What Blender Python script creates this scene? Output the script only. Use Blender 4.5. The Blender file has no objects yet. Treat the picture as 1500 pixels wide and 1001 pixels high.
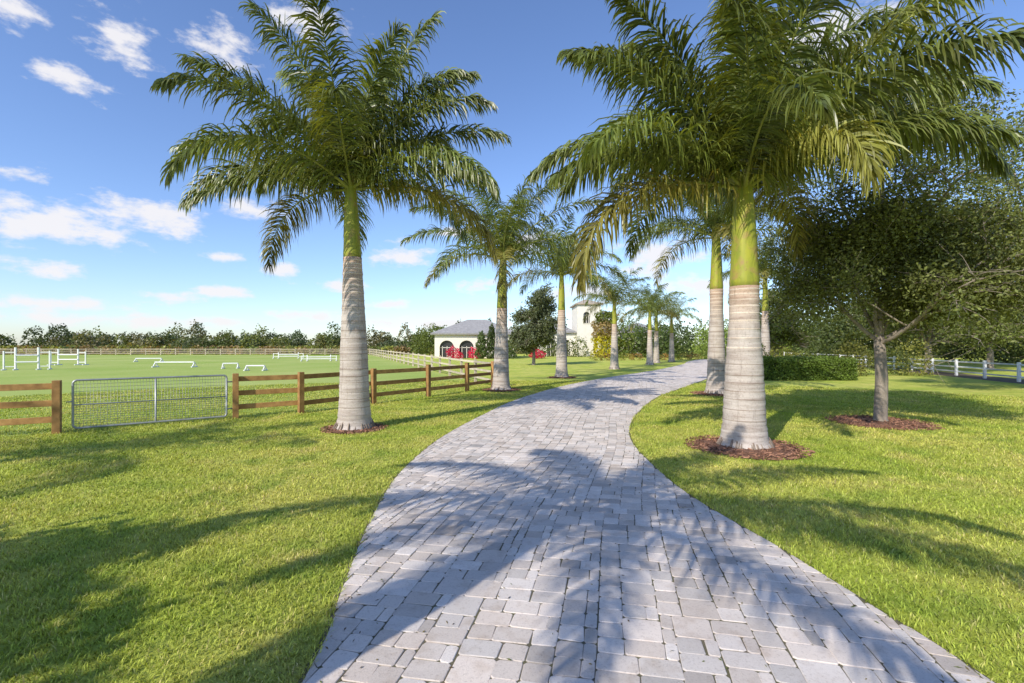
import bpy, math, random
import numpy as np
from mathutils import Vector
R=np.random.RandomState
sc=bpy.context.scene
sc.view_settings.view_transform='Standard'; sc.view_settings.look='None'; sc.view_settings.exposure=0; sc.view_settings.gamma=1
def nrm(a): return a/np.maximum(np.linalg.norm(a,axis=-1,keepdims=True),1e-9)
# ---------------------------------------------------------------- builder
class B:
    def __init__(s): s.v=[];s.f=[];s.c=[];s.m=[];s.n=0
    def add(s,v,f,c=None,m=0):
        v=np.asarray(v,float).reshape(-1,3); f=np.asarray(f,int)
        s.v.append(v); s.f.append(f+s.n); s.n+=len(v)
        if c is None: c=(1,1,1)
        c=np.asarray(c,float)
        if c.ndim==1: c=np.tile(c,(len(v),1))
        s.c.append(c); s.m.append(np.full(len(f),m))
    def box(s,c,size,rz=0,col=None,m=0):
        h=np.array(size)/2
        p=np.array([[x,y,z] for x in(-1,1) for y in(-1,1) for z in(-1,1)])*h
        ca,sa=math.cos(rz),math.sin(rz)
        p=np.c_[p[:,0]*ca-p[:,1]*sa,p[:,0]*sa+p[:,1]*ca,p[:,2]]+np.array(c)
        s.add(p,[[0,1,3,2],[4,6,7,5],[0,4,5,1],[2,3,7,6],[0,2,6,4],[1,5,7,3]],col,m)
    def beam(s,p0,p1,w,h,col=None,m=0):
        p0=np.array(p0,float);p1=np.array(p1,float);t=nrm(p1-p0)
        u=np.array([0,0,1.]) if abs(t[2])<.95 else np.array([0,1.,0])
        a=nrm(np.cross(t,u));b=np.cross(a,t)
        p=[]
        for q in(p0,p1):
            for i,j in((-1,-1),(1,-1),(1,1),(-1,1)): p.append(q+a*i*w/2+b*j*h/2)
        s.add(p,[[3,2,1,0],[4,5,6,7],[0,1,5,4],[1,2,6,5],[2,3,7,6],[3,0,4,7]],col,m)
    def tube(s,pts,rad,n=8,col=None,m=0,cap=True):
        pts=np.array(pts,float);k=len(pts)
        rad=np.broadcast_to(np.array(rad,float),(k,))
        t=nrm(np.gradient(pts,axis=0))
        ref=np.array([1.,0,0]) if abs(t[0][0])<.7 else np.array([0,1.,0])
        a=nrm(ref-t*(t@ref)[:,None]);b=np.cross(t,a)
        an=np.linspace(0,2*np.pi,n,endpoint=False)
        v=pts[:,None]+(a[:,None]*np.cos(an)[None,:,None]+b[:,None]*np.sin(an)[None,:,None])*rad[:,None,None]
        i=np.arange(k-1)[:,None]*n;j=np.arange(n)[None];j2=(j+1)%n
        f=np.stack([i+j,i+j2,i+n+j2,i+n+j],-1).reshape(-1,4)
        if col is not None:
            col=np.asarray(col,float)
            if col.ndim==2 and len(col)==k: col=np.repeat(col,n,axis=0)
        s.add(v.reshape(-1,3),f,col,m)
        if cap:
            s.f.append((np.arange(n)+(k-1)*n+s.n-k*n)[None]); s.m.append(np.array([m]))
    def build(s,name,mats,parent=None,smooth=False,bevel=0):
        me=bpy.data.meshes.new(name)
        V=np.concatenate(s.v);C=np.concatenate(s.c)
        if C.shape[1]==3: C=np.c_[C,np.ones(len(C))]
        loops=np.concatenate([f.ravel() for f in s.f])
        tot=np.concatenate([np.full(len(f),f.shape[1]) for f in s.f])
        st=np.concatenate([[0],np.cumsum(tot)[:-1]])
        me.vertices.add(len(V));me.vertices.foreach_set('co',V.ravel().astype('f'))
        me.loops.add(len(loops));me.loops.foreach_set('vertex_index',loops.astype('i'))
        me.polygons.add(len(tot));me.polygons.foreach_set('loop_start',st.astype('i'))
        me.polygons.foreach_set('material_index',np.concatenate(s.m).astype('i'))
        me.polygons.foreach_set('use_smooth',np.full(len(tot),smooth))
        ca=me.color_attributes.new('Col','FLOAT_COLOR','POINT')
        ca.data.foreach_set('color',C.ravel().astype('f'))
        me.update(calc_edges=True)
        for m in (mats if isinstance(mats,list) else [mats]): me.materials.append(m)
        o=bpy.data.objects.new(name,me);sc.collection.objects.link(o)
        if parent: o.parent=parent
        if bevel:
            bm=o.modifiers.new('b','BEVEL');bm.width=bevel;bm.segments=2
        return o
def empty(name,loc=(0,0,0)):
    o=bpy.data.objects.new(name,None);o.empty_display_size=.3;sc.collection.objects.link(o);return o
# ---------------------------------------------------------------- materials
class N:
    def __init__(s,name):
        s.mat=bpy.data.materials.new(name);s.mat.use_nodes=True;s.t=s.mat.node_tree;s.t.nodes.clear()
        s.out=s.n('ShaderNodeOutputMaterial')
    def n(s,ty,**k):
        x=s.t.nodes.new(ty)
        for a,b in k.items(): setattr(x,a,b)
        return x
    def l(s,a,b): s.t.links.new(a,b)
    def noise(s,scale,detail=4,rough=.55,vec=None,coord='Object'):
        x=s.n('ShaderNodeTexNoise');x.inputs['Scale'].default_value=scale;x.inputs['Detail'].default_value=detail;x.inputs['Roughness'].default_value=rough
        if vec is None:
            tc=s.n('ShaderNodeTexCoord');vec=tc.outputs[coord]
        s.l(vec,x.inputs['Vector']);return x.outputs['Fac']
    def mix(s,a,b,f,mode='MIX'):
        x=s.n('ShaderNodeMix',data_type='RGBA',blend_type=mode)
        for sock,val in((x.inputs[6],a),(x.inputs[7],b),(x.inputs[0],f)):
            if isinstance(val,(int,float)): sock.default_value=val
            elif isinstance(val,tuple): sock.default_value=(*val,1)[:4]
            else: s.l(val,sock)
        return x.outputs[2]
    def ramp(s,fac,lo,hi):
        x=s.n('ShaderNodeMapRange');x.inputs[1].default_value=lo;x.inputs[2].default_value=hi;s.l(fac,x.inputs[0]);return x.outputs[0]
    def attr(s):
        x=s.n('ShaderNodeAttribute');x.attribute_name='Col';return x.outputs['Color']
    def bump(s,h,st,dist=.01):
        x=s.n('ShaderNodeBump');x.inputs['Strength'].default_value=st;x.inputs['Distance'].default_value=dist;s.l(h,x.inputs['Height']);return x.outputs[0]
    def fin(s,col,rough=.8,bump=None,transl=0,tcol=None,spec=.3,metal=0):
        p=s.n('ShaderNodeBsdfPrincipled')
        if isinstance(col,tuple): p.inputs['Base Color'].default_value=(*col,1)
        else: s.l(col,p.inputs['Base Color'])
        p.inputs['Roughness'].default_value=rough;p.inputs['Metallic'].default_value=metal
        p.inputs['Specular IOR Level'].default_value=spec
        if bump: s.l(bump,p.inputs['Normal'])
        o=p.outputs[0]
        if transl:
            tr=s.n('ShaderNodeBsdfTranslucent')
            s.l(tcol if tcol is not None else col,tr.inputs[0]);mx=s.n('ShaderNodeMixShader');mx.inputs[0].default_value=transl
            s.l(o,mx.inputs[1]);s.l(tr.outputs[0],mx.inputs[2]);o=mx.outputs[0]
        s.l(o,s.out.inputs[0]);return s.mat
def leafmat(name,rough=.5,tr=.35,spec=.35):
    n=N(name);a=n.attr();t=n.mix(a,(1.7,1.4,.4),1.0,'MULTIPLY')
    return n.fin(a,rough,transl=tr,tcol=t,spec=spec)
def simple(name,a,b,scale=4,rough=.7,bs=.0,bscale=30,spec=.3,metal=0):
    n=N(name);c=n.mix(a,b,n.ramp(n.noise(scale,6),.3,.7));c=n.mix(c,n.attr(),1.0,'MULTIPLY')
    return n.fin(c,rough,n.bump(n.noise(bscale,5),bs) if bs else None,spec=spec,metal=metal)
def grasscol(n):
    c=n.mix((.42,.50,.075),(.60,.59,.14),n.ramp(n.noise(.45,3),.35,.65))
    c=n.mix(c,(.26,.37,.055),n.ramp(n.noise(1.7,3),.50,.76))
    c=n.mix(c,(.66,.58,.20),n.ramp(n.noise(.9,5,.65),.57,.78))
    return c
n=N('lawn_soil');c=n.mix(grasscol(n),(.13,.15,.04),n.ramp(n.noise(60,4,.7),.50,.82))
M_lawn=n.fin(c,.95,n.bump(n.noise(45,5,.7),.8,.03),spec=.1)
n=N('grass_blades');c=n.mix(grasscol(n),n.attr(),1.0,'MULTIPLY');t=n.mix(c,(1.15,1.1,.5),1.0,'MULTIPLY')
M_blade=n.fin(c,.6,transl=.3,tcol=t,spec=.2)
n=N('paddock_turf');c=n.mix((.30,.40,.08),(.42,.47,.14),n.ramp(n.noise(.12,4),.35,.65));c=n.mix(c,(.21,.29,.06),n.ramp(n.noise(25,4,.7),.55,.9))
M_padd=n.fin(c,.95,n.bump(n.noise(30,4),.5,.03),spec=.1)
M_joint=simple('joint_sand',(.15,.125,.095),(.115,.115,.055),3,.95,.4)
n=N('concrete_pavers');a=n.attr()
c=n.mix(a,(.80,.78,.78),n.ramp(n.noise(1.1,4),.5,.9),'MULTIPLY')
c=n.mix(c,(.62,.60,.59),n.ramp(n.noise(70,5,.7),.52,.78),'MULTIPLY')
c=n.mix(c,(.84,.80,.76),n.ramp(n.noise(7,4,.6),.52,.72),'MULTIPLY')
M_paver=n.fin(c,.88,n.bump(n.noise(90,6,.75),.5,.006),spec=.2)
n=N('palm_bark')
tc=n.n('ShaderNodeTexCoord');mp=n.n('ShaderNodeMapping');mp.inputs['Scale'].default_value=(1.2,1.2,14);n.l(tc.outputs['Object'],mp.inputs[0])
ring=n.noise(1.0,4,.6,mp.outputs[0])
mp2=n.n('ShaderNodeMapping');mp2.inputs['Scale'].default_value=(14,14,1.6);n.l(tc.outputs['Object'],mp2.inputs[0])
st=n.noise(1.0,5,.6,mp2.outputs[0])
c=n.mix((.52,.46,.41),(.35,.29,.25),n.ramp(ring,.42,.68));c=n.mix(c,(.22,.18,.155),n.ramp(st,.57,.8))
c=n.mix(c,(.57,.52,.47),n.ramp(n.noise(2.5,5),.55,.75));c=n.mix(c,n.attr(),1.0,'MULTIPLY')
c=n.mix(c,(.5,.45,.41),n.ramp(n.noise(40,5,.7),.52,.78),'MULTIPLY')
M_bark=n.fin(c,.9,n.bump(ring,.8,.025),spec=.1)
n=N('palm_crownshaft');tc=n.n('ShaderNodeTexCoord');mp=n.n('ShaderNodeMapping');mp.inputs['Scale'].default_value=(9,9,1.1);n.l(tc.outputs['Object'],mp.inputs[0])
c=n.mix((.35,.35,.035),(.20,.235,.03),n.ramp(n.noise(1,4,.6,mp.outputs[0]),.38,.68));c=n.mix(c,(.33,.23,.075),n.ramp(n.noise(5,5),.52,.68));c=n.mix(c,n.attr(),1.0,'MULTIPLY')
c=n.mix(c,(.45,.42,.38),n.ramp(n.noise(22,5,.7),.58,.78),'MULTIPLY')
M_shaft=n.fin(c,.5,spec=.3)
M_frond=leafmat('palm_leaflets',.38,.32,.6)
M_rachis=simple('palm_rachis',(.24,.27,.05),(.30,.30,.08),5,.5)
M_leaf=leafmat('tree_leaves',.5,.3,.3)
M_wood_bark=simple('oak_bark',(.20,.165,.13),(.32,.27,.22),6,.9,.7,25)
M_wood=simple('fence_wood',(.46,.26,.095),(.27,.14,.05),7,.75,.3,20)
M_white=simple('white_paint',(.80,.80,.78),(.70,.70,.68),2,.5)
M_greywood=simple('pale_fence_wood',(.60,.52,.40),(.46,.38,.28),3,.7)
M_steel=simple('galvanised_steel',(.42,.43,.44),(.30,.31,.32),6,.45,metal=.5)
M_stucco=simple('stucco',(.78,.73,.64),(.70,.66,.57),2,.85,.2,60)
M_roof=simple('roof_tile_grey',(.36,.35,.34),(.25,.24,.235),3,.8,.6,9)
M_roof2=simple('roof_tile_tan',(.50,.42,.33),(.40,.33,.26),3,.8,.6,9)
M_glass=simple('dark_glass',(.03,.03,.035),(.05,.05,.05),2,.15)
M_mulch=simple('mulch',(.14,.07,.045),(.22,.12,.08),25,.95,.8,50)
M_dirt=simple('dirt',(.17,.13,.09),(.11,.09,.06),3,.95,.5,30)
# ---------------------------------------------------------------- driveway shape
Lp=np.array([(-0.95,-6),(-1.0,-1),(-1.107,2.54),(-1.233,3.45),(-1.447,4.94),(-1.557,6.81),(-1.333,9.33),(-.63,12.6),(.225,15.75),(2.4,21),(5.74,26.8),(9.95,33.2),(15.5,43.4),(18.6,50.4),(24,60)])
Rp=np.array([(2.75,-6),(2.65,-1),(2.54,2.54),(2.475,3.15),(2.36,4.13),(2.145,5.36),(2.077,6.46),(2.16,8.4),(2.48,10.1),(3.33,12.6),(5.03,16.4),(7.8,21),(10.9,26.25),(14.7,33.6),(19.6,43.4),(22.4,50.4),(27.5,60)])
def cr(P,k=14):
    Q=np.vstack([2*P[0]-P[1],P,2*P[-1]-P[-2]]);o=[]
    for i in range(1,len(Q)-2):
        for t in np.linspace(0,1,k,endpoint=False):
            a,b,c,d=Q[i-1:i+3];o.append(.5*((2*b)+(c-a)*t+(2*a-5*b+4*c-d)*t*t+(-a+3*b-3*c+d)*t**3))
    o.append(P[-1]);return np.array(o)
Lc,Rc=cr(Lp),cr(Rp)
XL=lambda y:np.interp(y,Lc[:,1],Lc[:,0]);XR=lambda y:np.interp(y,Rc[:,1],Rc[:,0])
ys=np.linspace(-6,60,500)
b=B();g=np.array([-1500,-300,-100,-30,0,30,100,300,1500.]);gx,gy=np.meshgrid(g,g)
v=np.c_[gx.ravel(),gy.ravel(),np.zeros(81)];f=[[i*9+j,i*9+j+1,i*9+j+10,i*9+j+9] for i in range(8) for j in range(8)]
b.add(v,f);b.build('lawn_ground',M_lawn)
b=B();k=len(ys);v=np.vstack([np.c_[XL(ys),ys,np.full(k,.016)],np.c_[XR(ys),ys,np.full(k,.016)],np.c_[XL(ys)-.035,ys,np.full(k,.002)],np.c_[XR(ys)+.035,ys,np.full(k,.002)]])
i=np.arange(k-1);b.add(v,np.concatenate([np.stack([i,i+k,i+k+1,i+1],-1),np.stack([i+2*k,i,i+1,i+1+2*k],-1),np.stack([i+k,i+3*k,i+1+3*k,i+1+k],-1)]));b.build('driveway_base',M_joint)
# pavers
rg=R(3);U=.078;rot=math.radians(-14);ca,sa=math.cos(rot),math.sin(rot)
GX,GY=560,940;ox,oy=-14.5,-8.
occ=np.zeros((GX,GY),bool);rects=[]
opts=[(3,2),(2,2),(2,2),(3,2),(2,2),(3,2),(3,3),(2,2)]
for jy in range(GY):
    for ix in range(GX):
        if occ[ix,jy]: continue
        lx,ly=ox+ix*U,oy+jy*U;wx,wy=lx*ca-ly*sa,lx*sa+ly*ca
        if wy<-5 or wy>59 or wx<XL(wy)-.6 or wx>XR(wy)+.6: continue
        done=False
        for _ in range(5):
            w,h=opts[rg.randint(len(opts))]
            if ix+w<=GX and jy+h<=GY and not occ[ix:ix+w,jy:jy+h].any(): done=True;break
        if not done:
            for w,h in((2,2),(1,2),(2,1),(1,1)):
                if ix+w<=GX and jy+h<=GY and not occ[ix:ix+w,jy:jy+h].any(): break
        occ[ix:ix+w,jy:jy+h]=True
        rects.append((lx,ly,w*U,h*U))
Rr=np.array(rects);n_=len(Rr)
def octa(ins,ch,jit):
    x0,y0,w,h=Rr.T;x1=x0+w-ins;y1=y0+h-ins;x0=x0+ins;y0=y0+ins
    P=np.stack([np.stack(p,-1) for p in((x0+ch,y0),(x1-ch,y0),(x1,y0+ch),(x1,y1-ch),(x1-ch,y1),(x0+ch,y1),(x0,y1-ch),(x0,y0+ch))],1)
    return P+jit
jit=rg.normal(0,.0025,(n_,8,2))+rg.normal(0,.0022,(n_,1,2))
o1=octa(.002,.014,jit);o2=octa(.0055,.015,jit)
def w_(P):
    # courses sway gently along the drive, as hand-laid stone does
    X=P[...,0]+.05*np.sin(P[...,1]*.9);Y=P[...,1]+.10*np.sin(P[...,0]*.8+.6)
    return np.stack([X*ca-Y*sa,X*sa+Y*ca],-1)
o1,o2=w_(o1),w_(o2)
for o,e in((o1,.0),(o2,.006)): o[...,0]=np.clip(o[...,0],XL(o[...,1])+e,XR(o[...,1])-e)
ar=.5*np.abs((o2[...,0]*np.roll(o2[...,1],-1,1)-o2[...,1]*np.roll(o2[...,0],-1,1)).sum(1))
keep=ar>.002
o1,o2=o1[keep],o2[keep];n_=len(o1)
zt=.0225+rg.normal(0,.0008,(n_,1))+ rg.normal(0,.0005,(n_,8))
V=np.concatenate([np.dstack([o1,np.full((n_,8),.003)]),np.dstack([o1,zt-.004]),np.dstack([o2,zt])],1)
base=(np.arange(n_)*24)[:,None]
tone=rg.uniform(.51,.72,(n_,1));hue=rg.uniform(-.016,.022,(n_,1))
tone=np.where(rg.rand(n_,1)<.15,tone*.80,tone)
col=np.hstack([tone*(1.04)+hue,tone*.935,tone*.85-hue*.8]);col=np.repeat(col,24,axis=0)
b=B();q=np.arange(8)
side=lambda k0:np.stack([k0+q,k0+(q+1)%8,k0+8+(q+1)%8,k0+8+q],-1)
F4=(base[:,:,None]+np.concatenate([side(0),side(8)])[None]).reshape(-1,4)
b.add(V.reshape(-1,3),F4,col);b.f.append(base+16+q[None]);b.m.append(np.zeros(n_,int))
b.build('paver_driveway',M_paver)
FX=[(-14.5,6.6),(-9.23,9.69),(-6.75,11.67),(-5.52,12.5),(-4.2,14.5),(-2.87,16.4),(-1.72,18.3),(-.8,20),(-25,84)]
pv=[(x,y,.004) for x,y in FX]+[(-140,84,.004),(-140,-20,.004),(-32,-8,.004)]
b=B();b.add(pv,[list(range(len(pv)))]);b.build('paddock_field',M_padd)
b=B();tp=np.array([(16.0,8,.004),(22.6,19.5,.004),(28.5,40,.004),(31,60,.004)]);tq=tp+np.array([2.0,-1.0,0])
b.add(np.vstack([tp,tq]),[[i,i+4,i+5,i+1] for i in range(3)]);b.build('dirt_track',M_dirt)
# ---------------------------------------------------------------- grass blades
rg=R(11);NB=560000
r=rg.uniform(1.7**.8,24**.8,NB)**1.25;th=rg.uniform(-1.05,1.05,NB)
x=r*np.sin(th);y=r*np.cos(th)-.2
mulch=[(-3.36,10.2,.62),(4.08,8.35,.9),(7.4,17.3,.8),(-.43,18.8,.7),(8.45,10.96,.95),(2.7,26,.7)]
ok=~((x>XL(y)+.012)&(x<XR(y)-.012))
for mx,my,mr in mulch: ok&=((x-mx)**2+(y-my)**2)>(mr*.93)**2
x,y,r=x[ok],y[ok],r[ok];nb=len(x)
sz=(.017+rg.uniform(0,.019,nb))*(1+.035*r)
sz*=1+.25*np.sin(x*2.1+1.3*np.sin(y*1.7))*np.sin(y*2.6+x)
edge=np.minimum(abs(x-XL(y)),abs(x-XR(y)));sz*=np.where(edge<.05,1.35,1)
wd=(.0034+rg.uniform(0,.003,nb))*(1+.10*r)
a=rg.uniform(0,2*np.pi,nb);d=np.c_[np.cos(a),np.sin(a)];s_=np.c_[-d[:,1],d[:,0]]
lean=rg.uniform(.3,1.3,nb)
def pt(hf,lf,wf): 
    return np.c_[x+d[:,0]*lean*sz*lf,y+d[:,1]*lean*sz*lf,sz*hf]+np.c_[s_*wd[:,None]*wf,np.zeros(nb)]
V=np.stack([pt(0,0,-.5),pt(0,0,.5),pt(.6,.35,.45),pt(.6,.35,-.45),pt(.9,1,0)],1)
tn=rg.uniform(.55,1.4,(nb,1));dry=(rg.rand(nb,1)<.12)
c=np.hstack([tn,tn,tn])*np.where(dry,np.array([[1.25,1.05,2.0]]),np.array([[1,1,1]]))
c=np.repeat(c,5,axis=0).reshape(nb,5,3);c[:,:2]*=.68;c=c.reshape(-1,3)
bi=(np.arange(nb)*5)[:,None]
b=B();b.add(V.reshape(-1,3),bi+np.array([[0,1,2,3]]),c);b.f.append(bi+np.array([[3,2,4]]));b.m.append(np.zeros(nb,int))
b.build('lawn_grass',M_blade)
# fallen bits of leaf and clippings on the drive
m=1400;y=rg.uniform(1.5,22,m);u=rg.rand(m);u=np.where(rg.rand(m)<.6,np.where(rg.rand(m)<.5,u*.08,1-u*.08),u)
x=XL(y)*(1-u)+XR(y)*u;a=rg.uniform(0,6.28,m);l=rg.uniform(.006,.022,m)*(1+.03*y);ww=rg.uniform(.0015,.005,m)*(1+.05*y)
dx,dy=np.cos(a),np.sin(a);z=np.full(m,.027)
V=np.stack([np.c_[x-dx*l,y-dy*l,z],np.c_[x-dy*ww,y+dx*ww,z+.003],np.c_[x+dx*l,y+dy*l,z+.001],np.c_[x+dy*ww,y-dx*ww,z]],1).reshape(-1,3)
cc=np.array([(.12,.08,.04),(.22,.18,.07),(.12,.15,.04),(.07,.05,.03)])[rg.randint(0,4,m)]
b=B();b.add(V,(np.arange(m)*4)[:,None]+np.arange(4)[None],np.repeat(cc,4,axis=0));b.build('leaf_litter',M_leaf)
# ---------------------------------------------------------------- mulch beds
def mulchbed(x,y,r,seed):
    rg=R(seed);b=B();n=40;an=np.linspace(0,2*np.pi,n,endpoint=False)
    rr=r*(1+.06*np.sin(3*an+seed)+rg.normal(0,.025,n))
    v=[(x,y,.06)]
    for fr,z in((.6,.05),(1,.006)):
        for a,q in zip(an,rr): v.append((x+q*fr*math.cos(a),y+q*fr*math.sin(a),z))
    f3=[[0,1+i,1+(i+1)%n] for i in range(n)];f4=[[1+i,1+n+i,1+n+(i+1)%n,1+(i+1)%n] for i in range(n)]
    b.add(v,f4);b.f.append(np.array(f3));b.m.append(np.zeros(n,int))
    m=int(1800*r*r)+200;rad=r*1.12*np.sqrt(rg.rand(m));t=rg.uniform(0,6.28,m)
    P=np.c_[x+rad*np.cos(t),y+rad*np.sin(t),.02+.045*(1-rad/r).clip(0)+rg.uniform(0,.02,m)]
    d=nrm(rg.normal(0,1,(m,3))*[1,1,.35]);w=nrm(np.cross(d,rg.normal(0,1,(m,3))));l=rg.uniform(.015,.05,(m,1));ww=rg.uniform(.004,.011,(m,1))
    V=np.stack([P-d*l-w*ww,P+d*l-w*ww,P+d*l+w*ww,P-d*l+w*ww],1).reshape(-1,3)
    t=rg.uniform(.5,2.4,(m,1))*np.array([[1,.98,.95]])
    b.add(V,(np.arange(m)*4)[:,None]+np.arange(4)[None],np.repeat(t,4,axis=0));b.build('mulch_bed',M_mulch)
for i,(x,y,r) in enumerate(mulch): mulchbed(x,y,r,i+5)
# ---------------------------------------------------------------- palms
def frond(fb,rb,rg,O,az,phi0,droop,L,nl,ll,col,yel=0):
    K=26;s=np.linspace(0,1,K);phi=phi0-droop*s**1.5;azs=az+rg.uniform(-.35,.35)*s**1.5
    T=np.c_[np.cos(phi)*np.cos(azs),np.cos(phi)*np.sin(azs),np.sin(phi)]
    P=O+np.vstack([[0,0,0],np.cumsum((T[:-1]+T[1:])/2,axis=0)*L/(K-1)])
    rb.tube(P,np.interp(s,[0,.1,.5,1],[.045,.03,.016,.004])*L/4,6,(1,1,1),0)
    m=2*nl;u=np.sort(rg.rand(m));si=.07+.93*u**.92
    def ip(A): return np.stack([np.interp(si,s,A[:,k]) for k in range(3)],-1)
    p=ip(P);t=nrm(ip(T));side=np.where(np.arange(m)%2==0,1.,-1.)[:,None]
    az_i=np.interp(si,s,azs);roll=rg.uniform(-.4,.4)
    S=np.c_[np.sin(az_i),-np.cos(az_i),np.zeros(m)];Nn=np.cross(S,t)
    S2=S*math.cos(roll)+Nn*math.sin(roll);N2=Nn*math.cos(roll)-S*math.sin(roll);S,Nn=S2,N2
    a=np.radians(np.interp(si,[0,.3,.8,1],[74,64,46,20]))[:,None]+rg.normal(0,.13,(m,1))
    bb=(np.array([-.35,.15,.65])[rg.randint(0,3,m)]+rg.normal(0,.18,m))[:,None]
    d=t*np.cos(a)+(S*side*np.cos(bb)+Nn*np.sin(bb))*np.sin(a)
    ln=ll*np.interp(si,[0,.12,.4,.75,1],[.55,.85,1,.8,.4])*rg.uniform(.75,1.12,m)
    M_=4;wp=[.5,1,.9,.6,.05];w0=.0145*ll/.75*rg.uniform(.8,1.2,m)
    rows=[];q=p.copy();g=rg.uniform(.3,.95,m)[:,None]
    wv0=nrm(t+Nn*rg.normal(0,.6,(m,1)))
    for k in range(M_+1):
        wv=nrm(wv0-d*(wv0*d).sum(1,keepdims=True))
        rows.append(q-wv*(w0*wp[k])[:,None]);rows.append(q+wv*(w0*wp[k])[:,None])
        q=q+d*(ln/M_)[:,None];d=nrm(d+np.array([0,0,-1])*g*(.6+.5*k))
    V=np.stack(rows,1);b0=(np.arange(m)*10)[:,None,None]
    f=(b0+np.array([[2*k,2*k+1,2*k+3,2*k+2] for k in range(M_)])[None]).reshape(-1,4)
    cc=np.array(col)[None]*rg.uniform(.5,1.65,(m,1))
    tip=np.linspace(0,1,M_+1).repeat(2)[None,:,None]
    C=cc[:,None]*(1-tip*.12)+np.array([.10,.08,.0])[None,None]*tip**2*.7
    fb.add(V.reshape(-1,3),f,C.reshape(-1,3))
def palm(x,y,h1,h2,rb_,rt,L,nl,ll,seed,nf=21,lean=(0,0),special=None,pmin=8,pmax=85,wide=0):
    rg=R(seed);root=empty('royal_palm');root.location=(x,y,0)
    z=np.unique(np.clip(np.r_[0,.04,.12,.3,np.linspace(.1,h1,44)],0,h1))
    rr=np.interp(z/h1,[0,.02,.06,.15,.5,.8,1],[rb_*1.22,rb_*1.08,rb_*.97,rb_*.88,rb_*.76,rb_*.61,rt*1.05])
    rr*=1+.012*np.sin(z*42)+.01*rg.normal(0,1,len(z))
    wob=lambda z:np.c_[lean[0]*(z/h2)**1.5,lean[1]*(z/h2)**1.5,z]
    cc=np.ones((len(z),3));top=np.clip((z-h1*.72)/(h1*.28),0,1)[:,None];cc=cc*(1-top)+np.array([[1.05,.86,.72]])*top
    b=B();b.tube(wob(z),rr,28,cc)
    zz=h1-.06
    for k in range(9):
        rk=np.interp(zz,z,rr);lx=wob(np.array([zz-.012,zz,zz+.012]))
        b.tube(lx,[rk*1.0,rk*1.03,rk*1.0],28,(1.35,1.3,1.2),cap=False);zz-=.085+.012*k
    zz-=.1
    while zz>.35:   # old leaf scars lower down: darker, barely raised
        rk=np.interp(zz,z,rr);lx=wob(np.array([zz-.01,zz,zz+.01]))
        b.tube(lx,[rk*1.0,rk*1.02,rk*1.0],28,(.72,.68,.64),cap=False);zz-=rg.uniform(.12,.2)
    for k in range(46):
        a=rg.uniform(0,6.28);r0=rb_*1.14;hh=rg.uniform(.06,.2)
        b.tube([(r0*.86*math.cos(a),r0*.86*math.sin(a),hh),(r0*1.1*math.cos(a),r0*1.1*math.sin(a),-.02)],[.012,.022],5,(.55,.5,.45))
    b.build('trunk',M_bark,root,True)
    z=np.linspace(0,1,26);b=B()
    rr=rt*np.interp(z,[0,.03,.12,.5,.85,1],[1.02,1.06,1.0,.84,.62,.5])
    dk=np.interp(z,[0,.04,.1,1],[.6,.95,1,1])[:,None]*np.ones((1,3))
    b.tube(wob(h1+z*(h2-h1)),rr,24,dk)
    for k in range(3):
        a=rg.uniform(0,6.28);q=np.linspace(.25+.2*k,1.02,10);rq=rt*np.interp(q,[0,.5,.85,1],[1.0,.86,.65,.55])
        c_=wob(h1+q*(h2-h1));aa=a+(q-.25)*.5;c_=c_+np.c_[np.cos(aa)*rq*.93,np.sin(aa)*rq*.93,0*q]
        b.tube(c_,rt*.12,6,(.8,.85,.8))
    b.build('crownshaft',M_shaft,root,True)
    fb,rb=B(),B();O=wob(np.array([h2]))[0]
    az=rg.uniform(0,6.28)
    for i in range(nf):
        q=(i+.5)/nf;phi=math.radians(pmax-(pmax-pmin)*q**1.05+rg.uniform(-7,7));dr=math.radians(42+46*q+rg.uniform(-10,14))
        az+=2.39996+rg.uniform(-.2,.2);base=O+np.array([math.cos(az)*rt*.3,math.sin(az)*rt*.3,-.2*q*(h2-h1)*.6])
        tone=rg.uniform(.75,1.35);col=np.array([.115,.152,.036])*tone
        if i>nf-3: col=np.array([.21,.195,.05])*tone
        frond(fb,rb,rg,base,az,phi,dr,L*(.88+.16*min(1,q*3))*rg.uniform(.92,1.06),nl,ll,col)
    for a_,p_,d_,l_,cl in (special or []):
        frond(fb,rb,rg,O-np.array([0,0,.15]),a_,p_,d_,l_,nl,ll,cl)
    rb.tube([O-[0,0,.2],O+[0.03,0,L*.25],O+[.1,.04,L*.42]],[.035,.025,.004],6)
    fb.build('fronds',M_frond,root);rb.build('frond_stems',M_rachis,root,True)
D=math.radians;G1=(.115,.152,.036)
palm(-3.36,10.2,3.65,5.3,.36,.18,3.55,150,.82,1,23,(-.08,0),[(D(175),D(34),D(52),3.9,G1),(D(150),D(58),D(60),3.8,G1),(D(-10),D(20),D(62),3.3,G1),(D(5),D(62),D(50),3.6,G1),(D(190),D(14),D(55),3.2,G1),(D(-20),D(72),D(30),3.9,G1)])
palm(4.08,8.4,2.82,4.75,.40,.23,3.9,165,.9,22,24,(0,0),[(D(-68),D(35),D(125),2.7,(.26,.27,.07)),(D(-30),D(52),D(45),4.9,(.15,.18,.04)),(D(-12),D(58),D(50),5.0,(.17,.19,.045)),(D(190),D(22),D(62),3.7,G1),(D(5),D(42),D(62),4.3,G1),(D(-15),D(28),D(55),3.9,G1),(D(200),D(50),D(70),3.9,G1),(D(175),D(38),D(80),4.0,G1)],14)
palm(7.4,17.3,3.8,5.9,.37,.22,3.6,110,.82,33,21)
palm(-.43,18.8,3.22,5.4,.36,.20,4.1,110,.82,44,21,(.08,0))
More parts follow.
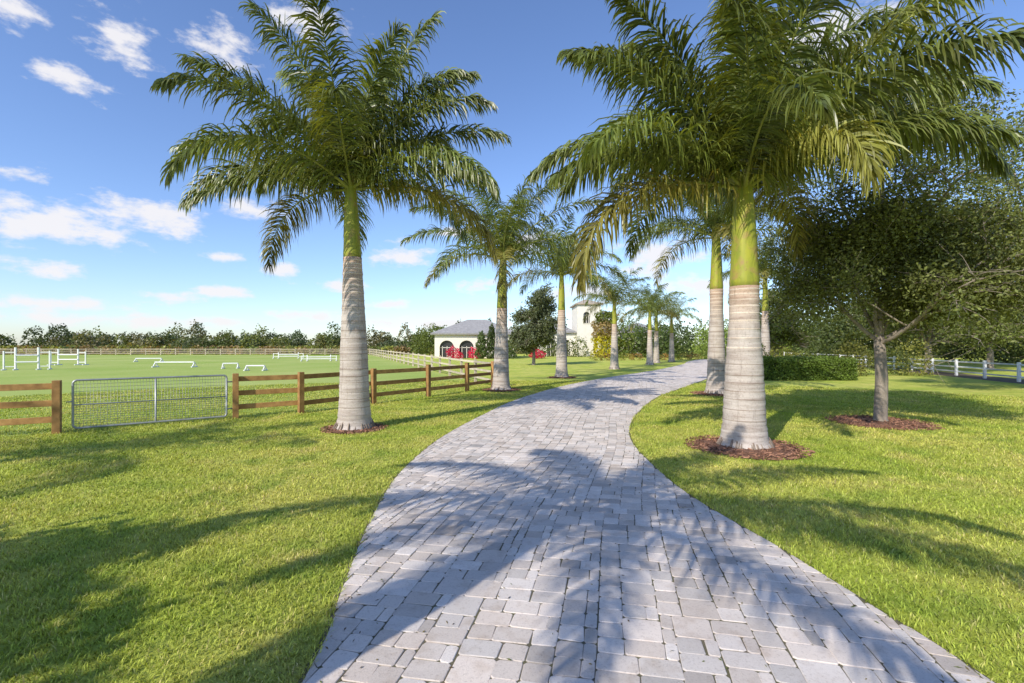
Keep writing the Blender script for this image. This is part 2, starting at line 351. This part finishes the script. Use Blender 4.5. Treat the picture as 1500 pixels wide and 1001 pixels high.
palm(2.7,26,3.66,5.8,.35,.19,3.5,90,.82,55,20)
palm(7.5,35,3.3,5.0,.33,.18,3.2,70,.8,66,18)
palm(12.4,43,3.1,4.9,.33,.18,3.2,60,.8,77,17)
palm(14.2,47,3.1,4.9,.33,.18,3.1,60,.8,88,16)
palm(16.7,50,3.0,4.8,.33,.18,3.1,60,.8,99,16)
palm(15.9,30,3.9,6.2,.35,.19,3.6,90,.82,110,20)
palm(-3.46,-.38,3.4,5.0,.33,.2,3.0,250,.62,121,3,pmin=55,pmax=80,special=[(D(a),D(p),D(62),l,G1) for a,p,l in((-100,26,3.2),(-62,18,3.5),(-35,30,4.2),(-12,24,4.3),(12,42,3.8),(48,24,3.2),(95,20,3.2),(140,28,3.2),(172,18,3.6),(205,28,3.5),(232,16,3.3))])
palm(-12.2,1.6,3.6,5.5,.35,.2,3.2,80,.75,132,12)
# ---------------------------------------------------------------- broadleaf trees
def leaves(b,rg,P,size,col,var=.35,asp=.5):
    m=len(P);d=nrm(rg.normal(0,1,(m,3)));w=nrm(np.cross(d,rg.normal(0,1,(m,3))));s=(size*rg.uniform(.6,1.3,m))[:,None]
    V=np.stack([P-d*s*.5,P+w*s*asp*.5,P+d*s*.5,P-w*s*asp*.5],1).reshape(-1,3)
    c=np.asarray(col);c=c if c.ndim==2 else np.tile(c,(m,1))
    c=c*rg.uniform(1-var,1+var,(m,1));b.add(V,(np.arange(m)*4)[:,None]+np.arange(4)[None],np.repeat(c,4,axis=0))
def tree(x,y,h,rad,th,tr,nleaf,lsize,col,seed,name='oak_tree',spread=.13,low=.85):
    rg=R(seed);root=empty(name);root.location=(x,y,0);wb,lb=B(),B();tips=[]
    def grow(p,d,L,r,lev):
        n=5;pts=[p]
        for i in range(n):
            d=nrm(d+rg.normal(0,.13,3)+np.array([0,0,.05 if lev<2 else -.03]));pts.append(pts[-1]+d*L/n)
        wb.tube(pts,np.linspace(r,r*.55,n+1),9 if lev<2 else 5,(1,1,1))
        if lev>=2: tips.extend(pts[1:])
        if lev<4:
            for k in range(5 if lev==1 else 4):
                q=pts[rg.randint(2,n+1)];a=rg.uniform(0,6.28)
                nd=nrm(d*.6+np.array([math.cos(a),math.sin(a),rg.uniform(-.4,.7)])*.9);grow(q,nd,L*rg.uniform(.55,.75),r*.5,lev+1)
    pts=[np.array([0,0,-.05]),np.array([0,0,.12]),np.array([.03,0,th*.5]),np.array([.0,.04,th])]
    wb.tube(pts,[tr*1.5,tr*1.1,tr,tr*.85],14,(1,1,1))
    for k in range(7):
        a=k*6.28/7+rg.uniform(-.3,.3);e=rg.uniform(.15,1.7);grow(pts[-1]-[0,0,rg.uniform(0,.25)],nrm(np.array([math.cos(a),math.sin(a),e])),rad*.62,tr*.38,1)
    ld=pts[-1]
    for k in range(3):   # central leader with its own side limbs
        grow(ld,nrm(np.array([rg.normal(0,.25),rg.normal(0,.25),1.])),(h-th)*.42,tr*(.7-.15*k),1);ld=ld+np.array([rg.normal(0,.1),rg.normal(0,.1),(h-th)*.22])
    T=np.array(tips);cz=(h+th)/2;an=np.arctan2(T[:,1],T[:,0])
    e=np.sqrt((T[:,0]**2+T[:,1]**2)/rad**2+((T[:,2]-cz)/((h-th)*.56))**2)
    lim=1.08+.16*np.sin(an*3+seed+T[:,2]*1.7)+.12*np.sin(an*7+T[:,2]*3.1)
    T=T[(e<lim)&(T[:,2]>th*low)]
    k=rg.randint(0,len(T),nleaf);P=T[k]+rg.normal(0,spread*rad/2.7,(nleaf,3))
    tt=rg.uniform(.6,1.5,len(T))[k][:,None]
    leaves(lb,rg,P,lsize,np.array(col)[None]*tt,.35,.5);wb.build('limbs',M_wood_bark,root,True);lb.build('leaves',M_leaf,root)
tree(8.45,10.96,7.3,3.4,2.0,.125,125000,.078,(.15,.172,.05),5,low=.78,spread=.15)
tree(20,17.5,9.6,4.6,1.9,.16,60000,.12,(.14,.17,.045),6)
tree(1.9,42,6.8,2.5,1.5,.14,30000,.22,(.12,.14,.07),7,spread=.2)
tree(-8.1,-2.3,5.3,2.7,1.6,.14,60000,.19,(.07,.11,.025),8)
tree(27,31,10,5,2,.2,30000,.2,(.10,.13,.04),9)
tree(36,36,12,6,2,.2,30000,.22,(.11,.13,.04),10)
tree(21,38,7,3.5,1.5,.2,20000,.2,(.12,.15,.04),12)
# ---------------------------------------------------------------- foliage masses
def mass(name,blobs,per,size,seed,var=.4):
    rg=R(seed);b=B()
    for (x,y,z,rx,ry,rz,col) in blobs:
        n=int(per*max(.3,rx*rz));d=nrm(rg.normal(0,1,(n,3)));lump=1+.22*np.sin(d[:,0]*5+x)*np.cos(d[:,2]*6+y)+.1*np.sin(d[:,1]*9+z)
        P=d*(rg.uniform(.55,1.02,n)**.6*lump)[:,None]*[rx,ry,rz]+[x,y,z];P=P[P[:,2]>0.02];leaves(b,rg,P,size,np.array(col)*rg.uniform(.75,1.3),var,.7)
    return b.build(name,M_leaf)
rg=R(50);bl=[]
for i in range(280):
    x=rg.uniform(-175,6);y=rg.uniform(90,108);h=rg.uniform(1.2,2.5)*(1.5 if rg.rand()<.2 else 1);r=rg.uniform(1.2,2.8)
    g=[(.10,.13,.045),(.15,.17,.05),(.08,.11,.05),(.18,.17,.08)][rg.randint(4)];bl.append((x,y,h*.8,r,1.6,h,g))
for i in range(170):
    bl.append((rg.uniform(-120,-2),87+rg.uniform(-1,1),.7,1.7,.9,.85,[(.17,.21,.06),(.25,.26,.06),(.27,.19,.09)][rg.randint(3)]))
mass('distant_tree_line',bl,95,.42,51)
bl=[]
for i in range(90):
    x=rg.uniform(14,95);y=rg.uniform(62,80);h=rg.uniform(2.0,3.6)*(1+.012*max(0,x-25));r=rg.uniform(1.8,3.5)
    bl.append((x,y,h*.8,r,2,h,[(.09,.13,.035),(.16,.20,.045),(.07,.10,.03)][rg.randint(3)]))
for i in range(80):
    x=rg.uniform(30,80);bl.append((x,50+rg.uniform(-6,6)-.25*(x-32),rg.uniform(1.5,5.5),rg.uniform(1.5,3),2,rg.uniform(1.5,3.2),[(.08,.11,.035),(.15,.17,.045),(.06,.08,.025)][rg.randint(3)]))
mass('distant_woodland',bl,110,.3,52)
mass('ficus_hedge',[(23.5+i*1.6,58+.3*i,1.9,1.6,1.4,2.1,(.20,.27,.05)) for i in range(7)],350,.22,53)
mass('roundish_tree',[(-12.3,78,2.6,3.2,2.5,2.4,(.11,.14,.035)),(-14.8,79,2.0,1.8,2,1.9,(.12,.15,.035)),(-10,78,1.9,1.7,2,1.7,(.10,.13,.035))],380,.26,54)
def hedge(name,x0,x1,y0,y1,h,n,size,col,seed):
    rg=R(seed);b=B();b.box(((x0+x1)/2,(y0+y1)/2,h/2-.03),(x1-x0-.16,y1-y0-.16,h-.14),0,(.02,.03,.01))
    P=rg.uniform([x0,y0,0.03],[x1,y1,h],(n,3));k=rg.randint(0,3,n);sd=rg.rand(n)<.65
    wob=rg.normal(0,.05,n)+.05*np.sin(P[:,0]*4)
    P[:,2]=np.where(k==0,h+wob,P[:,2]);P[:,1]=np.where((k==1),np.where(sd,y0,y1)+wob,P[:,1]);P[:,0]=np.where(k==2,np.where(sd,x0,x1)+wob,P[:,0])
    leaves(b,rg,P,size,col,.6,.6);b.build(name,M_leaf)
hedge('clipped_hedge',12.6,17.2,23.9,25.4,1.05,30000,.095,(.15,.22,.04),60)
mass('shrub_bed',[(13+i*1.3,28+.5*math.sin(i*2.3),.8,1.0,.9,1.0+.35*math.sin(i*1.7),[(.15,.18,.045),(.10,.13,.035),(.21,.21,.05)][i%3]) for i in range(9)],900,.12,61)
mass('low_flower_border',[(9.5+i*1.2,54+.25*i,.35,.9,.6,.45,[(.24,.22,.05),(.34,.2,.06),(.17,.22,.04)][i%3]) for i in range(11)],500,.16,62)
for x,y,rz in((-7.4,60.5,1.0),(-4.7,61,.9),(3.0,61,.7)): mass('bougainvillea_bush',[(x,y,.6,.9,.7,rz,(.62,.03,.10)),(x+.6,y-.2,.4,.7,.6,.6,(.52,.04,.10))],800,.17,int(63+x))
for x,y,h in((-3.9,60.4,3.4),(-2.6,60.6,4.2),(-.2,61,2.4)):
    mass('cypress_tree',[(x,y,h*.25,.75,.7,h*.3,(.10,.14,.045)),(x,y,h*.55,.65,.6,h*.32,(.10,.14,.045)),(x,y,h*.82,.38,.35,h*.22,(.10,.14,.045))],1500,.2,int(70+x))
mass('vine_covered_arbor',[(12.6,66,1.6,1.6,1.2,2.0,(.46,.43,.03)),(12.6,66,3.9,1.6,1.2,1.5,(.32,.24,.10)),(12.9,66,5.4,1.6,1.1,1.1,(.16,.20,.035)),(15.0,67,1.3,1.2,1,1.4,(.24,.29,.04))],700,.26,80)
mass('garden_shrub',[(4.0+i*1.5,70,1.2,1.3,1,1.4+.4*math.sin(i*2),[(.14,.18,.035),(.10,.13,.035)][i%2]) for i in range(5)]+[(16.5+i*1.6,68,1.5,1.5,1,1.9+.6*math.sin(i*2),[(.14,.19,.035),(.10,.13,.035)][i%2]) for i in range(5)],300,.22,81)
# ---------------------------------------------------------------- fences
def fence(name,pts,mat,zs,ph,pw,rh,spacing=None,bev=.006,off=.0):
    b=B();P=[]
    for a,c in zip(pts[:-1],pts[1:]):
        a=np.array(a,float);c=np.array(c,float);n=1 if spacing is None else max(1,int(round(np.linalg.norm(c-a)/spacing)))
        for k in range(n): P.append(a+(c-a)*k/n)
    P.append(np.array(pts[-1],float))
    rg=R(9)
    for i,p in enumerate(P):
        q=P[min(i+1,len(P)-1)]-P[max(i-1,0)];an=math.atan2(q[1],q[0])+rg.uniform(-.03,.03);t=rg.uniform(.8,1.2);hh=ph+rg.uniform(-.02,.03)
        b.box((p[0],p[1],hh/2-.02),(pw,pw,hh+.04),an,(t,t,t))
    for a,c in zip(P[:-1],P[1:]):
        t=nrm(c-a);nn=np.array([-t[1],t[0]])*(pw/2+.016+off)
        for z in zs:
            k=rg.uniform(.75,1.25);z_=z+rg.uniform(-.012,.012)
            b.beam((*(a+nn-t*.04),z_),(*(c+nn+t*.035),z_+rg.uniform(-.01,.01)),.03,rh,(k,k,k))
    return b.build(name,mat,bevel=bev)
fence('wooden_fence',FX[2:8],M_wood,(.95,.60,.26),1.09,.13,.125)
fence('wooden_fence',[(-14.5,6.6),(-11.9,8.15),(-9.23,9.69)],M_wood,(.95,.60,.26),1.09,.13,.125)
fence('paddock_fence',[(-.8,20.2),(-25,84),(-130,84)],M_greywood,(1.0,.65,.3),1.1,.11,.09,2.6,0)
fence('white_fence',[(33,58),(30,42),(24.4,23),(19,8)],M_white,(.82,.52,.24),.93,.11,.075,2.4,0)
b=B();p0=np.array([-9.06,9.86]);p1=np.array([-6.88,11.52]);t=nrm(p1-p0);Lg=np.linalg.norm(p1-p0)
def G(u,z): q=p0+t*u;return (q[0],q[1],z)
r_=.07;zb,zt_=.07,1.06
loop=[]
for cx,cz,a0 in((Lg-r_,zt_-r_,0),(r_,zt_-r_,90),(r_,zb+r_,180),(Lg-r_,zb+r_,270)):
    for k in range(5):
        a=D(a0+k*22.5);loop.append(G(cx+r_*math.cos(a),cz+r_*math.sin(a)))
loop.append(loop[0]);b.tube(loop,.022,10)
b.tube([G(Lg*.5,zb),G(Lg*.5,zt_)],.02,8);b.tube([G(0,.55),G(Lg,.55)],.014,8)
for u in np.arange(.05,Lg,.055): b.tube([G(u,zb),G(u,zt_)],.0036,4,(.7,.7,.7))
for z in np.r_[np.arange(zb+.04,.55,.05),np.arange(.6,zt_,.075)]: b.tube([G(0,z),G(Lg,z)],.0036,4,(.7,.7,.7))
for z in(.25,.9): b.tube([G(Lg,z),G(Lg+.12,z)],.018,6)
b.tube([G(0,.62),G(-.1,.62)],.014,6)
b.build('metal_gate',M_steel,smooth=True)
# ---------------------------------------------------------------- horse jumps
def jump(x,y,w,h,rz,low=False):
    b=B();c,s=math.cos(rz),math.sin(rz);W=lambda u,v,z:(x+u*c-v*s,y+u*s+v*c,z)
    for sx in(-1,1):
        u=sx*w/2
        b.beam(W(u,-.4,.04),W(u,.4,.04),.08,.08)
        if low: b.beam(W(u,-.25,.08),W(u,0,h),.06,.06);b.beam(W(u,.25,.08),W(u,0,h),.06,.06)
        else:
            b.beam(W(u,0,.08),W(u,0,h),.09,.09);b.beam(W(u+sx*.6,0,.08),W(u+sx*.6,0,h*.85),.07,.07);b.beam(W(u+sx*.6,-.35,.04),W(u+sx*.6,.35,.04),.08,.08)
            for z in(.25,h*.78): b.beam(W(u+sx*.05,0,z),W(u+sx*.55,0,z),.04,.06)
    b.tube([W(-w/2,-.06,h if low else h*.35),W(w/2,-.06,h if low else h*.35)],.05,8)
    if not low: b.tube([W(-w/2,-.06,h*.65),W(w/2,-.06,h*.65)],.05,8)
    b.build('horse_jump',M_white)
for a in((-34.5,34,1.2,1.6,.5,False),(-39,42,1.6,1.4,.1,False),(-26.8,38,3.0,.40,.05,True),(-21.2,36,1.0,.38,.3,True),(-17.7,33,1.2,.34,.1,True),(-29,62,2.4,.8,.2,False),(-38,50,2.4,.35,.2,True),(-21,52,2.4,.7,.2,False)): jump(*a)
# ---------------------------------------------------------------- buildings
def arch_wall(b,x0,x1,y,h,arches,m=0,gm=1):
    xs=x0
    for ar_ in arches:
        cx,w,sp=ar_[:3];sill=ar_[3] if len(ar_)>3 else 0
        if sill: b.add([(cx-w/2,y,0),(cx+w/2,y,0),(cx+w/2,y,sill),(cx-w/2,y,sill)],[[0,1,2,3]],None,m);b.box((cx,y-.03,sill+.04),(w+.2,.1,.08),0,None,m)
        b.add([(xs,y,0),(cx-w/2,y,0),(cx-w/2,y,h),(xs,y,h)],[[0,1,2,3]],None,m);a=np.linspace(math.pi,0,13);px=cx+np.cos(a)*w/2;pz=sp+np.sin(a)*w/2
        for i in range(12):
            b.add([(px[i],y,pz[i]),(px[i+1],y,pz[i+1]),(px[i+1],y,h),(px[i],y,h)],[[0,1,2,3]],None,m)
            b.add([(px[i],y,pz[i]),(px[i+1],y,pz[i+1]),(px[i+1],y+.35,pz[i+1]),(px[i],y+.35,pz[i])],[[0,1,2,3]],None,m)
        for sx in(-1,1): b.add([(cx+sx*w/2,y,0),(cx+sx*w/2,y+.35,0),(cx+sx*w/2,y+.35,sp),(cx+sx*w/2,y,sp)],[[0,1,2,3]],None,m)
        b.add([(cx-w/2,y+.34,0),(cx+w/2,y+.34,0),(cx+w/2,y+.34,sp+w/2),(cx-w/2,y+.34,sp+w/2)],[[0,1,2,3]],None,gm)
        for q in np.linspace(-.33,.33,3): b.box((cx+q*w,y+.31,sp/2+.1),(.07,.05,sp+.2),0,None,m)
        b.box((cx,y+.31,sp),(w,.05,.07),0,None,m);xs=cx+w/2
    b.add([(xs,y,0),(x1,y,0),(x1,y,h),(xs,y,h)],[[0,1,2,3]],None,m)
def hip(b,x0,x1,y0,y1,z,rise,ov=.5,m=0):
    x0-=ov;x1+=ov;y0-=ov;y1+=ov;k=(y1-y0)/2;k=min(k,(x1-x0)/2-.2);ym=(y0+y1)/2
    b.add([(x0,y0,z),(x1,y0,z),(x1,y1,z),(x0,y1,z),(x0+k,ym,z+rise),(x1-k,ym,z+rise)],[[0,1,5,4],[2,3,4,5]],None,m)
    b.f.append(np.array([[1,2,5],[3,0,4]])+b.n-6);b.m.append(np.array([m,m]));b.box(((x0+x1)/2,ym,z-.1),(x1-x0-.02,y1-y0-.02,.16),0,(1,1,1),m)
def shell(b,x0,x1,y0,y1,h):
    b.add([(x0,y0,0),(x0,y1,0),(x0,y1,h),(x0,y0,h)],[[0,1,2,3]]);b.add([(x1,y0,0),(x1,y1,0),(x1,y1,h),(x1,y0,h)],[[0,1,2,3]]);b.add([(x0,y1,0),(x1,y1,0),(x1,y1,h),(x0,y1,h)],[[0,1,2,3]])
ho=empty('stable_house');b=B();arch_wall(b,-10.2,.4,63,3.2,[(-8.6,1.9,1.4),(-6.0,1.9,1.4),(-1.7,1.1,1.7)]);shell(b,-10.2,.4,63,71,3.2);b.build('walls',[M_stucco,M_glass],ho)
b=B();hip(b,-10.2,.4,63,71,3.3,2.0);b.build('roof',M_roof,ho)
ho=empty('main_house');b=B()
arch_wall(b,4.5,10,74,3.7,[(6.0,1.1,2.0),(8.4,1.1,2.0)]);shell(b,4.5,10,74,84,3.7)
arch_wall(b,10,13.6,73,8.0,[(11.4,1.0,6.3,5.0)]);shell(b,10,13.6,73,80,8.0)
arch_wall(b,13.6,16.5,75,6.4,[(15.4,.9,4.6,3.6)]);shell(b,13.6,16.5,75,84,6.4)
arch_wall(b,16.5,24.5,74.5,3.7,[(18.6,1.2,2.0),(20.6,1.2,2.0),(22.9,1.2,2.0)]);shell(b,16.5,24.5,74.5,84,3.7);b.build('walls',[M_stucco,M_glass],ho)
b=B();hip(b,4.5,9.4,74,84,3.8,1.8);hip(b,17.1,24.5,74.5,84,3.8,1.6);b.build('wing_roofs',M_roof,ho)
b=B();hip(b,10,13.6,73,80,8.1,.9,.35);hip(b,14.1,16.5,75,84,6.5,.9,.35);b.build('tower_roofs',M_roof2,ho)
ho=empty('distant_barn');b=B();arch_wall(b,-117,-106,118,2.6,[(-112,1.5,1.5)]);shell(b,-117,-106,118,126,2.6);b.build('walls',[M_stucco,M_glass],ho)
b=B();hip(b,-117,-106,118,126,2.7,2);b.build('roof',M_roof,ho)
# ---------------------------------------------------------------- light, sky
EL=D(35);AZ=D(217)
sd=Vector((math.sin(AZ)*math.cos(EL),math.cos(AZ)*math.cos(EL),math.sin(EL)))
L=bpy.data.lights.new('sun','SUN');L.energy=5;L.angle=D(.4);L.color=(1,.93,.81)
lo=bpy.data.objects.new('sun',L);lo.rotation_euler=sd.to_track_quat('Z','Y').to_euler();lo.location=(0,0,30);sc.collection.objects.link(lo)
w=bpy.data.worlds.new('World');sc.world=w;w.use_nodes=True;nt=w.node_tree;nt.nodes.clear()
def wn(ty,**k):
    x=nt.nodes.new(ty)
    for a,b_ in k.items(): setattr(x,a,b_)
    return x
def wm(op,a,b_=None,c=None):
    x=wn('ShaderNodeMath',operation=op)
    for s_,v in zip(x.inputs,(a,b_,c)):
        if v is None: continue
        if isinstance(v,(int,float)): s_.default_value=v
        else: nt.links.new(v,s_)
    return x.outputs[0]
sky=wn('ShaderNodeTexSky',sky_type='NISHITA');sky.sun_disc=False;sky.sun_elevation=EL;sky.sun_rotation=AZ;sky.air_density=1.0;sky.dust_density=.4;sky.ozone_density=1.0
STR=.115
gain=wn('ShaderNodeMix',data_type='RGBA',blend_type='MULTIPLY');gain.inputs[0].default_value=1;nt.links.new(sky.outputs[0],gain.inputs[6]);gain.inputs[7].default_value=(1.28,1.45,1.85,1)
tc=wn('ShaderNodeTexCoord');sp=wn('ShaderNodeSeparateXYZ');nt.links.new(tc.outputs['Generated'],sp.inputs[0])
az=wm('ARCTAN2',sp.outputs[0],sp.outputs[1]);el=wm('ARCSINE',sp.outputs[2])
cv=wn('ShaderNodeCombineXYZ');nt.links.new(az,cv.inputs[0]);nt.links.new(el,cv.inputs[1])
CL=[(-44.6,10.3,7.5,2.4),(-37.4,11.9,6.2,2.3),(-28.5,14,4.2,1.2),(-42.9,22.2,3,1.3),(-39.4,26.2,3,2.2),(-12.9,10.3,4,1.6),(-31,28,4,2),(-23,32,5,2),(-35,4.6,2.8,.9),(-30.9,5.4,3.4,.8),(-19.6,6.6,3.6,.8),(-22,3.2,6,.8),(-45,3.5,6,.9),(-4,7,4,1.1),(16.5,10,5.5,2.8),(22,6.5,7,1.6),(32,28,8,3.5),(-46.5,26,2.4,1.6),(8,6,5,1.4),(48,9,5,2),(75,15,9,4),(-75,18,9,4),(130,20,14,5),(200,25,12,5),(-120,14,12,4),(-38,2.2,12,.8),(-10,2.5,9,.8),(2,12,4,2),(-47,14,3,1),(-26,8,3,.8),(-7,13,3,1),(-44,6.5,4,.9),(-31,9,2.5,.7),(-15,4.6,3.5,.7)]
mn=None
for a_,e_,hw,hh in CL:
    s1=wn('ShaderNodeVectorMath',operation='SUBTRACT');nt.links.new(cv.outputs[0],s1.inputs[0]);s1.inputs[1].default_value=(D(a_),D(e_),0)
    s2=wn('ShaderNodeVectorMath',operation='DIVIDE');nt.links.new(s1.outputs[0],s2.inputs[0]);s2.inputs[1].default_value=(D(hw),D(hh),1)
    s3=wn('ShaderNodeVectorMath',operation='LENGTH');nt.links.new(s2.outputs[0],s3.inputs[0])
    mn=s3.outputs['Value'] if mn is None else wm('MINIMUM',mn,s3.outputs['Value'])
mpw=wn('ShaderNodeMapping');mpw.inputs['Scale'].default_value=(1,2.0,1);nt.links.new(cv.outputs[0],mpw.inputs[0])
nz=wn('ShaderNodeTexNoise');nz.inputs['Scale'].default_value=19;nz.inputs['Detail'].default_value=8;nz.inputs['Roughness'].default_value=.6;nt.links.new(mpw.outputs[0],nz.inputs['Vector'])
f=wm('ADD',wm('SUBTRACT',1.0,mn),wm('MULTIPLY',wm('SUBTRACT',nz.outputs['Fac'],.5),3.2))
mr=wn('ShaderNodeMapRange',interpolation_type='SMOOTHSTEP');mr.inputs[1].default_value=.0;mr.inputs[2].default_value=.9;mr.inputs[4].default_value=.92;nt.links.new(f,mr.inputs[0])
mx=wn('ShaderNodeMix',data_type='RGBA');nt.links.new(mr.outputs[0],mx.inputs[0]);nt.links.new(gain.outputs[2],mx.inputs[6]);mx.inputs[7].default_value=(.95/STR,.93/STR,.95/STR,1)
bg=wn('ShaderNodeBackground');bg.inputs[1].default_value=STR;nt.links.new(mx.outputs[2],bg.inputs[0])
wo=wn('ShaderNodeOutputWorld');nt.links.new(bg.outputs[0],wo.inputs[0])
# ---------------------------------------------------------------- camera
cd=bpy.data.cameras.new('camera');cd.lens=16.8;cd.sensor_width=36;cd.clip_start=.05;cd.clip_end=4000;cd.shift_y=.003
co=bpy.data.objects.new('camera',cd);co.location=(0,0,1.8);co.rotation_euler=(math.pi/2,0,0);sc.collection.objects.link(co);sc.camera=co
